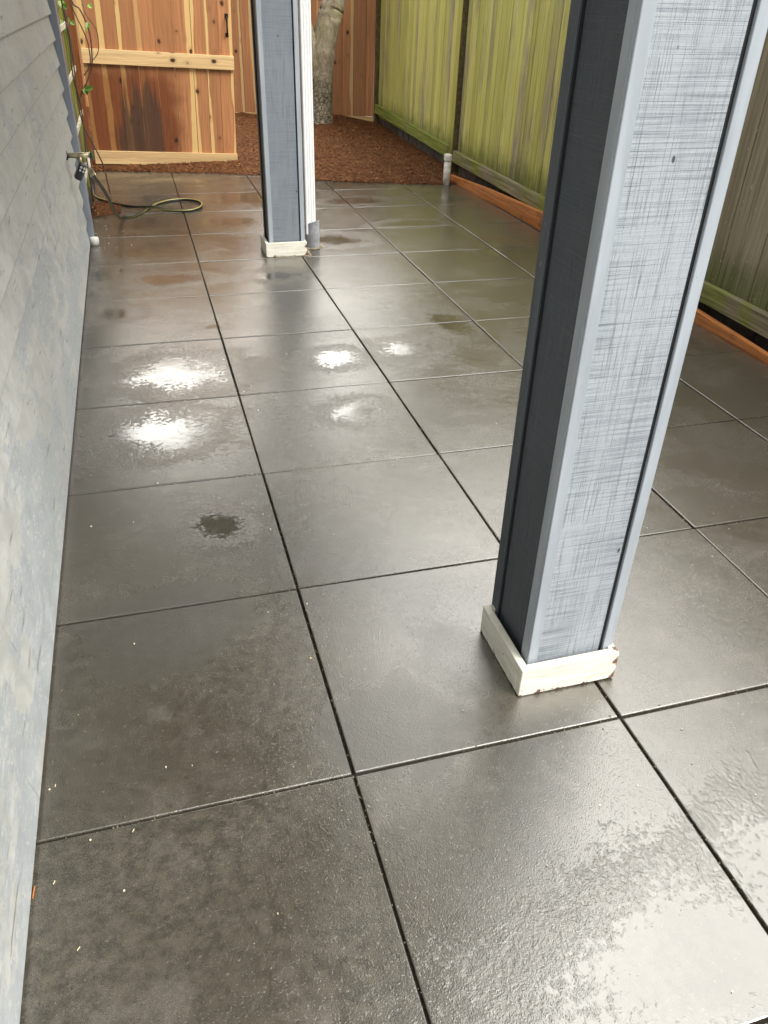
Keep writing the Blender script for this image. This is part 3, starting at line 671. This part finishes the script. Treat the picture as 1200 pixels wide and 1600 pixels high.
tag(gp.build('gate_post', mat_cedar('wet_brown_post', (.20, .07, .022), (.42, .22, .08), (.08, .03, .012), wet=True), bevel=.003, loc=(-.668, 6.60, 0)), 'brown timber gate post at the hinge side of the cedar gate', 'post')
bpy.data.objects['gate_post'].rotation_euler = (0, .03, 0)

# ------------------------------------------------------------------ trellis, vine
M_tr = mat_fence('grey_trellis_lath', False)
tr = thing('trellis', 'grey green wooden lath trellis standing at the house corner beside the gate', 'trellis', (-.64, 0, 0))
for y in (4.72, 5.05, 5.35, 5.68, 6.0):
    m = MB(); m.box(-.008, .006, y, y+.034, .02, 1.75, grain=2, rnd=random.random()); m.build('lath', M_tr, tr, bevel=.001)
M_pale = mat_simple('pale_weathered_lath', (.55, .52, .40), .7, 0, 20, .4, .3)
for z in (.17, .47, .765, 1.055, 1.35, 1.64):
    m = MB(); m.box(.0065, .020, 4.66, 6.12, z, z+.032, grain=1, rnd=random.random()); m.build('cross_lath', M_pale, tr, bevel=.001)
sf = MB(); rr = random.Random(77); boards(0, 2.4, .0, 1.8, .12, .145, rng=rr, m=sf)
sft = thing('side_fence', 'dark weathered board fence behind the trellis', 'fence', (-.72, 4.2, 0), (0, 0, R(90)))
sf.build('board_panel', mat_simple('brown_side_fence', (.16, .105, .055), .75, 0, 18, .5, .4), sft)
M_stem = mat_simple('brown_vine_stem', (.09, .045, .028), .6, 0, 50, .3, .2)
M_vleaf = mat_leaf('vine_leaf', (.06, .13, .015), (.20, .30, .05))
vn = thing('climbing_vine', 'thin brown climbing stems with a few green leaves hanging off the trellis', 'vine', (0, 0, 0))
stems = [[(-.60, 5.95, 1.5), (-.565, 5.9, 1.213), (-.519, 5.9, 1.158), (-.477, 5.88, 1.024), (-.486, 5.88, .865), (-.508, 5.9, .783), (-.566, 5.9, .679), (-.605, 5.93, .616), (-.618, 5.9, .5), (-.62, 5.9, .02)],
         [(-.60, 5.9, 1.4), (-.582, 5.9, 1.213), (-.519, 5.9, 1.031), (-.499, 5.9, .945), (-.506, 5.9, .824), (-.563, 5.9, .75)],
         [(-.5, 5.9, 1.24), (-.483, 5.85, 1.134), (-.429, 5.85, 1.047), (-.427, 5.85, .949), (-.446, 5.85, .889), (-.486, 5.87, .85)],
         [(-.61, 5.6, 1.35), (-.594, 5.5, 1.001), (-.610, 5.5, .657), (-.606, 5.5, .504), (-.573, 5.5, .392), (-.536, 5.5, .295), (-.504, 5.5, .191), (-.497, 5.5, .089), (-.487, 5.5, .008)],
         [(-.60, 5.2, 1.3), (-.59, 5.25, 1.0), (-.60, 5.2, .8), (-.585, 5.25, .6), (-.60, 5.2, .3), (-.60, 5.2, .02)]]
for q, st in enumerate(stems):
    m = MB(); m.tube(smooth_path(st, 6), [.006, .0045, .0032, .0055, .005][q], 6); m.build('stem', M_stem, vn)
def leaf(m, c, d, n, L, W, rnd):
    d = d.normalized(); s1 = d.cross(n).normalized(); c = Vector(c); k = n.normalized()*.12*L
    P = [c, c+d*L*.3+s1*W*.5+k, c+d*L*.7+s1*W*.4+k, c+d*L, c+d*L*.7-s1*W*.4+k, c+d*L*.3-s1*W*.5+k]
    m.face([P[0], P[1], P[2], P[3]], rnd=rnd); m.face([P[0], P[3], P[4], P[5]], rnd=rnd)
rr = random.Random(4)
def lf(c, n=1, L=.06, sp=.02):
    for q in range(n):
        m = MB(); leaf(m, Vector(c)+Vector((rr.uniform(-sp, sp), rr.uniform(-sp, sp), rr.uniform(-sp, sp))), Vector((rr.uniform(-.6, 1), rr.uniform(-1, 0), rr.uniform(-1, .2))), Vector((rr.uniform(-.3, .3), -1, .6)), L*rr.uniform(.7, 1.2), L*.75, rr.random())
        m.build('leaf', M_vleaf, vn)
lf((-.625, 5.6, 1.11), 4, .05, .025); lf((-.60, 5.6, 1.08), 2, .045, .02); lf((-.493, 5.85, 1.09), 1, .045); lf((-.49, 5.87, 1.06), 1, .04); lf((-.565, 5.85, .67), 2, .06, .01); lf((-.455, 5.85, 1.20), 1, .05); lf((-.60, 5.4, 1.22), 3, .06, .03)

# ------------------------------------------------------------------ tap, timer, hose
M_brass = mat_simple('aged_brass', (.42, .36, .24), .38, .9, 60, .35, .1)
M_green = mat_simple('green_handle', (.02, .11, .05), .5)
M_timer = mat_simple('black_plastic', (.014, .014, .016), .35); M_lt = mat_simple('pale_grey_plastic', (.55, .56, .56), .45)
fa = thing('garden_tap', 'brass outdoor tap with green handle sticking out of the house wall', 'tap', (-.605, 3.53, .592))
m = MB(); m.lathe([(.0, 0), (.022, .0), (.022, .006), (.012, .008), (.0001, .008)], 16); ob = m.build('flange', M_timer, fa); ob.rotation_euler = (0, R(90), 0)
m = MB(); m.tube([(0, 0, 0), (.035, 0, 0), (.07, 0, 0), (.118, 0, 0)], [.010, .013, .015, .012], 12); m.tube([(.062, 0, .0), (.064, -.004, -.02), (.068, -.01, -.045)], [.013, .013, .014], 12); m.build('body', M_brass, fa)
m = MB(); m.tube([(.10, 0, 0), (.122, 0, 0.0)], [.008, .008], 10)
for q in range(6):
    an = math.pi*q/3; m.tube([(.120, 0, 0), (.124, .019*math.cos(an), .019*math.sin(an))], .0045, 6)
m.tube([(.124, .020*math.cos(2*math.pi*q/14), .020*math.sin(2*math.pi*q/14)) for q in range(15)], .004, 6, cap=False); m.build('handle', M_green, fa)
tm = thing('hose_timer', 'black water timer box hanging below the brass tap', 'timer', (-.535, 3.52, .548), (R(8), R(28), R(10)))
m = MB(); m.box(-.019, .019, -.030, .012, -.072, .012); m.build('case', M_timer, tm, bevel=.009, seg=3)
m = MB(); m.box(-.012, .024, .0125, .030, -.062, .010); m.build('back', M_lt, tm, bevel=.006, seg=2)
m = MB(); m.tube([(-.007, -.031, -.004), (-.007, -.035, -.004)], .006, 12); m.tube([(.009, -.031, -.004), (.009, -.035, -.004)], .006, 12); m.tube([(-.007, -.031, -.02), (-.007, -.035, -.02)], .005, 12); m.tube([(.009, -.031, -.02), (.009, -.035, -.02)], .005, 12); m.build('button', M_lt, tm)
def mat_hose():
    s = NT('black_yellow_hose'); x, y, _ = s.sep(s.uv()); f = s.ramp(s.math('PINGPONG', s.math('ADD', s.math('MULTIPLY', x, 2.0), s.math('MULTIPLY', y, .35)), .5), .09, .13, 1, 0)
    s.set(Base_Color=s.mix(f, (.014, .014, .015), (.27, .235, .05)), Roughness=.38); return s.m
ho = thing('garden_hose', 'black garden hose with yellow stripe looping from the tap over the wet paving', 'hose', (0, 0, 0))
path = [(-.500, 3.60, .50), (-.485, 3.68, .45), (-.470, 3.85, .375), (-.455, 4.10, .265), (-.445, 4.40, .13), (-.425, 4.62, .035), (-.393, 4.751, .011), (-.33, 4.79, .011), (-.263, 4.921, .011), (-.192, 5.09, .011), (-.088, 5.205, .011), (.03, 5.235, .011), (.119, 5.165, .011), (.142, 5.048, .011), (.10, 4.932, .011), (.017, 4.884, .011),
        (-.10, 4.915, .013), (-.19, 4.948, .026), (-.30, 5.01, .016), (-.38, 5.08, .011), (-.476, 5.187, .011), (-.570, 5.33, .012), (-.60, 5.40, .03), (-.607, 5.44, .10), (-.607, 5.46, .20)]
m = MB(); m.tube(smooth_path(path, 7), .0098, 10); m.build('hose', mat_hose(), ho)
m = MB(); c0, c1 = Vector(path[0]), Vector(path[1]); d = (Vector(path[3])-c0).normalized(); q0 = c0-d*.035
m.tube([q0, q0+d*.012, q0+d*.013, q0+d*.03, q0+d*.031, q0+d*.05, q0+d*.051, q0+d*.075, q0+d*.076, q0+d*.10], [.014, .014, .011, .011, .0155, .0155, .012, .012, .0145, .0145], 12, smooth=False)
m.build('coupling', M_brass, ho)
m = MB(); m.tube([(-.607, 5.45, .14), (-.607, 5.462, .30)], .013, 10); m.build('pipe_end', M_whiteold, ho)

# ------------------------------------------------------------------ tree behind the patio
M_bark = mat_bark()
te = thing('tree', 'grey barked tree forking low in front of the back cedar fence', 'tree', (1.70, 8.20, 0))
def trunk_mesh(paths):
    m = MB()
    for pts, rads, seg in paths:
        sp = smooth_path(pts, 6); rs = smooth_path([(r_, 0, 0) for r_ in rads], 6)
        n_ = len(sp); rr_ = random.Random(len(sp)*3+int(rads[0]*1000))
        m.tube([p+Vector((rr_.uniform(-1, 1), rr_.uniform(-1, 1), 0))*.006*rs[i].x/.1 for i, p in enumerate(sp)], [r_.x*(1+.02*math.sin(i*1.7)) for i, r_ in enumerate(rs)], seg)
    return m
o_ = [(-.01, 0, -.1), (-.01, 0, .06), (0, 0, .22), (.01, 0, .5), (.03, 0, .83), (.10, .01, 1.10), (.155, .02, 1.25), (.30, .02, 1.8), (.52, .1, 2.5), (.6, .2, 3.3), (.8, .5, 4.2), (.9, .8, 5.0)]
tm_ = trunk_mesh([(o_, [.20, .165, .125, .118, .125, .122, .118, .10, .085, .07, .05, .03], 18),
                  ([(-.02, 0, .55), (-.085, .0, .80), (-.16, .01, 1.05), (-.20, .03, 1.3), (-.3, .1, 1.9), (-.6, .3, 2.7), (-.9, .5, 3.7), (-1.0, .6, 4.6)], [.10, .090, .070, .065, .055, .05, .035, .02], 14),
                  ([(.5, .1, 2.4), (.9, -.1, 2.9), (1.3, -.3, 3.6), (1.5, -.3, 4.4)], [.06, .045, .03, .015], 10),
                  ([(-.5, .25, 2.5), (-1.1, -.1, 2.9), (-1.7, -.2, 3.5), (-2.1, -.1, 4.2)], [.045, .035, .025, .012], 10),
                  ([(.55, .15, 2.9), (.2, -.3, 3.4), (-.1, -.5, 4.1)], [.045, .03, .015], 10)])
tm_.build('trunk', M_bark, te)
def crown(parent, name, mat, blobs, n, seed, L=(.07, .14)):
    rr = random.Random(seed); m = MB()
    tot = sum(b[3]**2 for b in blobs)
    for (bx, by, bz, br) in blobs:
        for q in range(int(n*br*br/tot)):
            d = Vector((rr.gauss(0, 1), rr.gauss(0, 1), rr.gauss(0, 1))).normalized()*br*rr.random()**.45; d.z *= .75
            c = Vector((bx, by, bz))+d; l = rr.uniform(*L)
            leaf(m, c, Vector((rr.uniform(-1, 1), rr.uniform(-1, 1), rr.uniform(-1, .3))), Vector((rr.uniform(-.5, .5), rr.uniform(-.5, .5), 1)), l, l*.6, rr.random())
    o = m.build(name, mat, parent); o['kind'] = 'stuff'; return o
M_crown = mat_leaf('tree_leaf', (.035, .075, .012), (.13, .19, .035))
crown(te, 'crown', M_crown, [(.9, .8, 5.0, .9), (1.5, -.3, 4.4, .7), (-1.0, .6, 4.6, .85), (-2.1, -.1, 4.2, .7), (-.1, -.5, 4.1, .6), (-1.5, 0, 5.0, .95), (-2.3, .2, 5.2, .7), (.1, .3, 5.3, .9), (-1.3, .3, 3.5, .45), (.7, -.1, 3.7, .45)], 17000, 1)
for (x, y, h, lab, sd_) in ((-3.2, 15, 6.5, 'tall leafy tree beyond the cedar gate', 3), (5.8, 13, 7.5, 'tall leafy tree beyond the corner of the two fences', 5), (1.6, 17, 3.2, 'leafy tree beyond the back cedar fence', 8), (6.5, 6.0, 6.0, 'leafy tree beyond the mossy fence', 9)):
    t = thing('tree', lab, 'tree', (x, y, 0)); t['group'] = 'trees beyond the fences'
    trunk_mesh([([(0, 0, -.1), (.05, 0, 1.2), (0, .1, h*.5), (.1, 0, h*.85)], [.22, .17, .11, .04], 12), ([(.02, .05, h*.35), (.7, .2, h*.55), (1.0, .2, h*.7)], [.09, .06, .03], 8), ([(.02, .05, h*.4), (-.6, -.2, h*.55), (-1.0, -.2, h*.75)], [.08, .05, .03], 8)]).build('trunk', M_bark, t)
    crown(t, 'crown', M_crown, [(0, 0, h*.85, 1.3), (1.1, .2, h*.68, 1.0), (-1.1, -.2, h*.72, 1.0), (.2, -.8, h*.6, .9), (0, .6, h*.62, .9)], 4500, sd_, (.14, .26))

# ------------------------------------------------------------------ debris and grit
M_deb = mat_leaf('pale_wood_flecks', (.45, .36, .16), (.75, .70, .58)); rr = random.Random(55); m = MB()
def fleck(x, y, L, W, a, rnd, z=.0022):
    d = Vector((math.cos(a), math.sin(a), 0))*L; e = Vector((-math.sin(a), math.cos(a), 0))*W; c = Vector((x, y, z)); u = Vector((0, 0, .0012))
    m.face([c-d-e, c+d-e, c+d+e+u, c-d+e+u], rnd=rnd); m.face([c-d-e-u, c-d+e, c+d+e, c+d-e-u], rnd=rnd)
for q in range(150):
    x = rr.uniform(-.6, 2.3); y = rr.uniform(-.6, 5.5) if q > 90 else rr.uniform(-.6, 1.4)
    fleck(x, y, rr.uniform(.0008, .0022), rr.uniform(.0006, .0012), rr.uniform(0, 3.1), rr.random())
for (x, y, a) in ((-.565, -.09, 1.2), (-.43, -.02, 1.0), (-.52, -.22, .9), (-.575, .12, 1.4)):
    fleck(x, y, .0035, .0004, a, .3)
for q in range(16):
    fleck(rr.uniform(-.58, -.35), rr.uniform(3.9, 4.7), .0025, .002, rr.uniform(0, 3), .9)
db = tag(m.build('wood_flecks', M_deb), kind='stuff'); db['label'] = 'tiny pale wood flecks scattered over the wet paving'; db['category'] = 'debris'
M_grit = mat_leaf('sandy_grit', (.12, .10, .065), (.34, .30, .21)); m = MB()
def grit(x, y, r):
    c = Vector((x, y, r*.4)); P = [c+Vector((math.cos(a), math.sin(a), 0))*r*rr.uniform(.7, 1.2) for a in (0, 1.57, 3.14, 4.71)]; t = c+Vector((0, 0, r))
    rv = rr.random()
    for a, b_ in zip(P, P[1:]+P[:1]): m.face([a, b_, t], rnd=rv)
for q in range(420): grit(.45+rr.random()*.21, 3.682-abs(rr.gauss(0, .006)), rr.uniform(.002, .005))
for q in range(420):
    a = rr.uniform(-2.6, 1.0); r_ = .045+abs(rr.gauss(0, .009)); grit(.706+r_*math.cos(a), 3.87+r_*math.sin(a), rr.uniform(.002, .006))
for q in range(160): grit(.655+abs(rr.gauss(0, .006)), rr.uniform(3.68, 3.83), rr.uniform(.002, .006))
for q in range(2600):      # crumbs caught in and beside the paving joints
    if rr.random() < .5: x = T*rr.randint(-0, 3)+rr.gauss(0, .0035); y = rr.uniform(-.7, 4.5)**1
    else: y = T*rr.randint(-1, 6)+rr.gauss(0, .0035); x = rr.uniform(-.6, 2.2)
    r_ = rr.uniform(.0006, .0022); c = Vector((x, y, -.004+.004*min(1, abs(x/T-round(x/T))*T/.003 if abs(x/T-round(x/T)) < abs(y/T-round(y/T)) else abs(y/T-round(y/T))*T/.003))); rv = rr.random()*.6
    P = [c+Vector((math.cos(a), math.sin(a), 0))*r_*rr.uniform(.7, 1.3) for a in (0, 1.57, 3.14, 4.71)]; t = c+Vector((0, 0, r_))
    for a, b_ in zip(P, P[1:]+P[:1]): m.face([a, b_, t], rnd=rv)
gr = tag(m.build('grit', M_grit), kind='stuff'); gr['label'] = 'sandy grit in the paving joints and around the foot of the far post'; gr['category'] = 'grit'
m = MB(); m.box(-.0015, .0015, -.012, .012, 0, .003, grain=1)
wc = tag(m.build('wood_chip', mat_edging(), bevel=.001), 'small orange sliver of wood against the house wall', 'wood chip'); wc.location = (-.598, -.10, .001); wc.rotation_euler = (0, 0, R(-4))
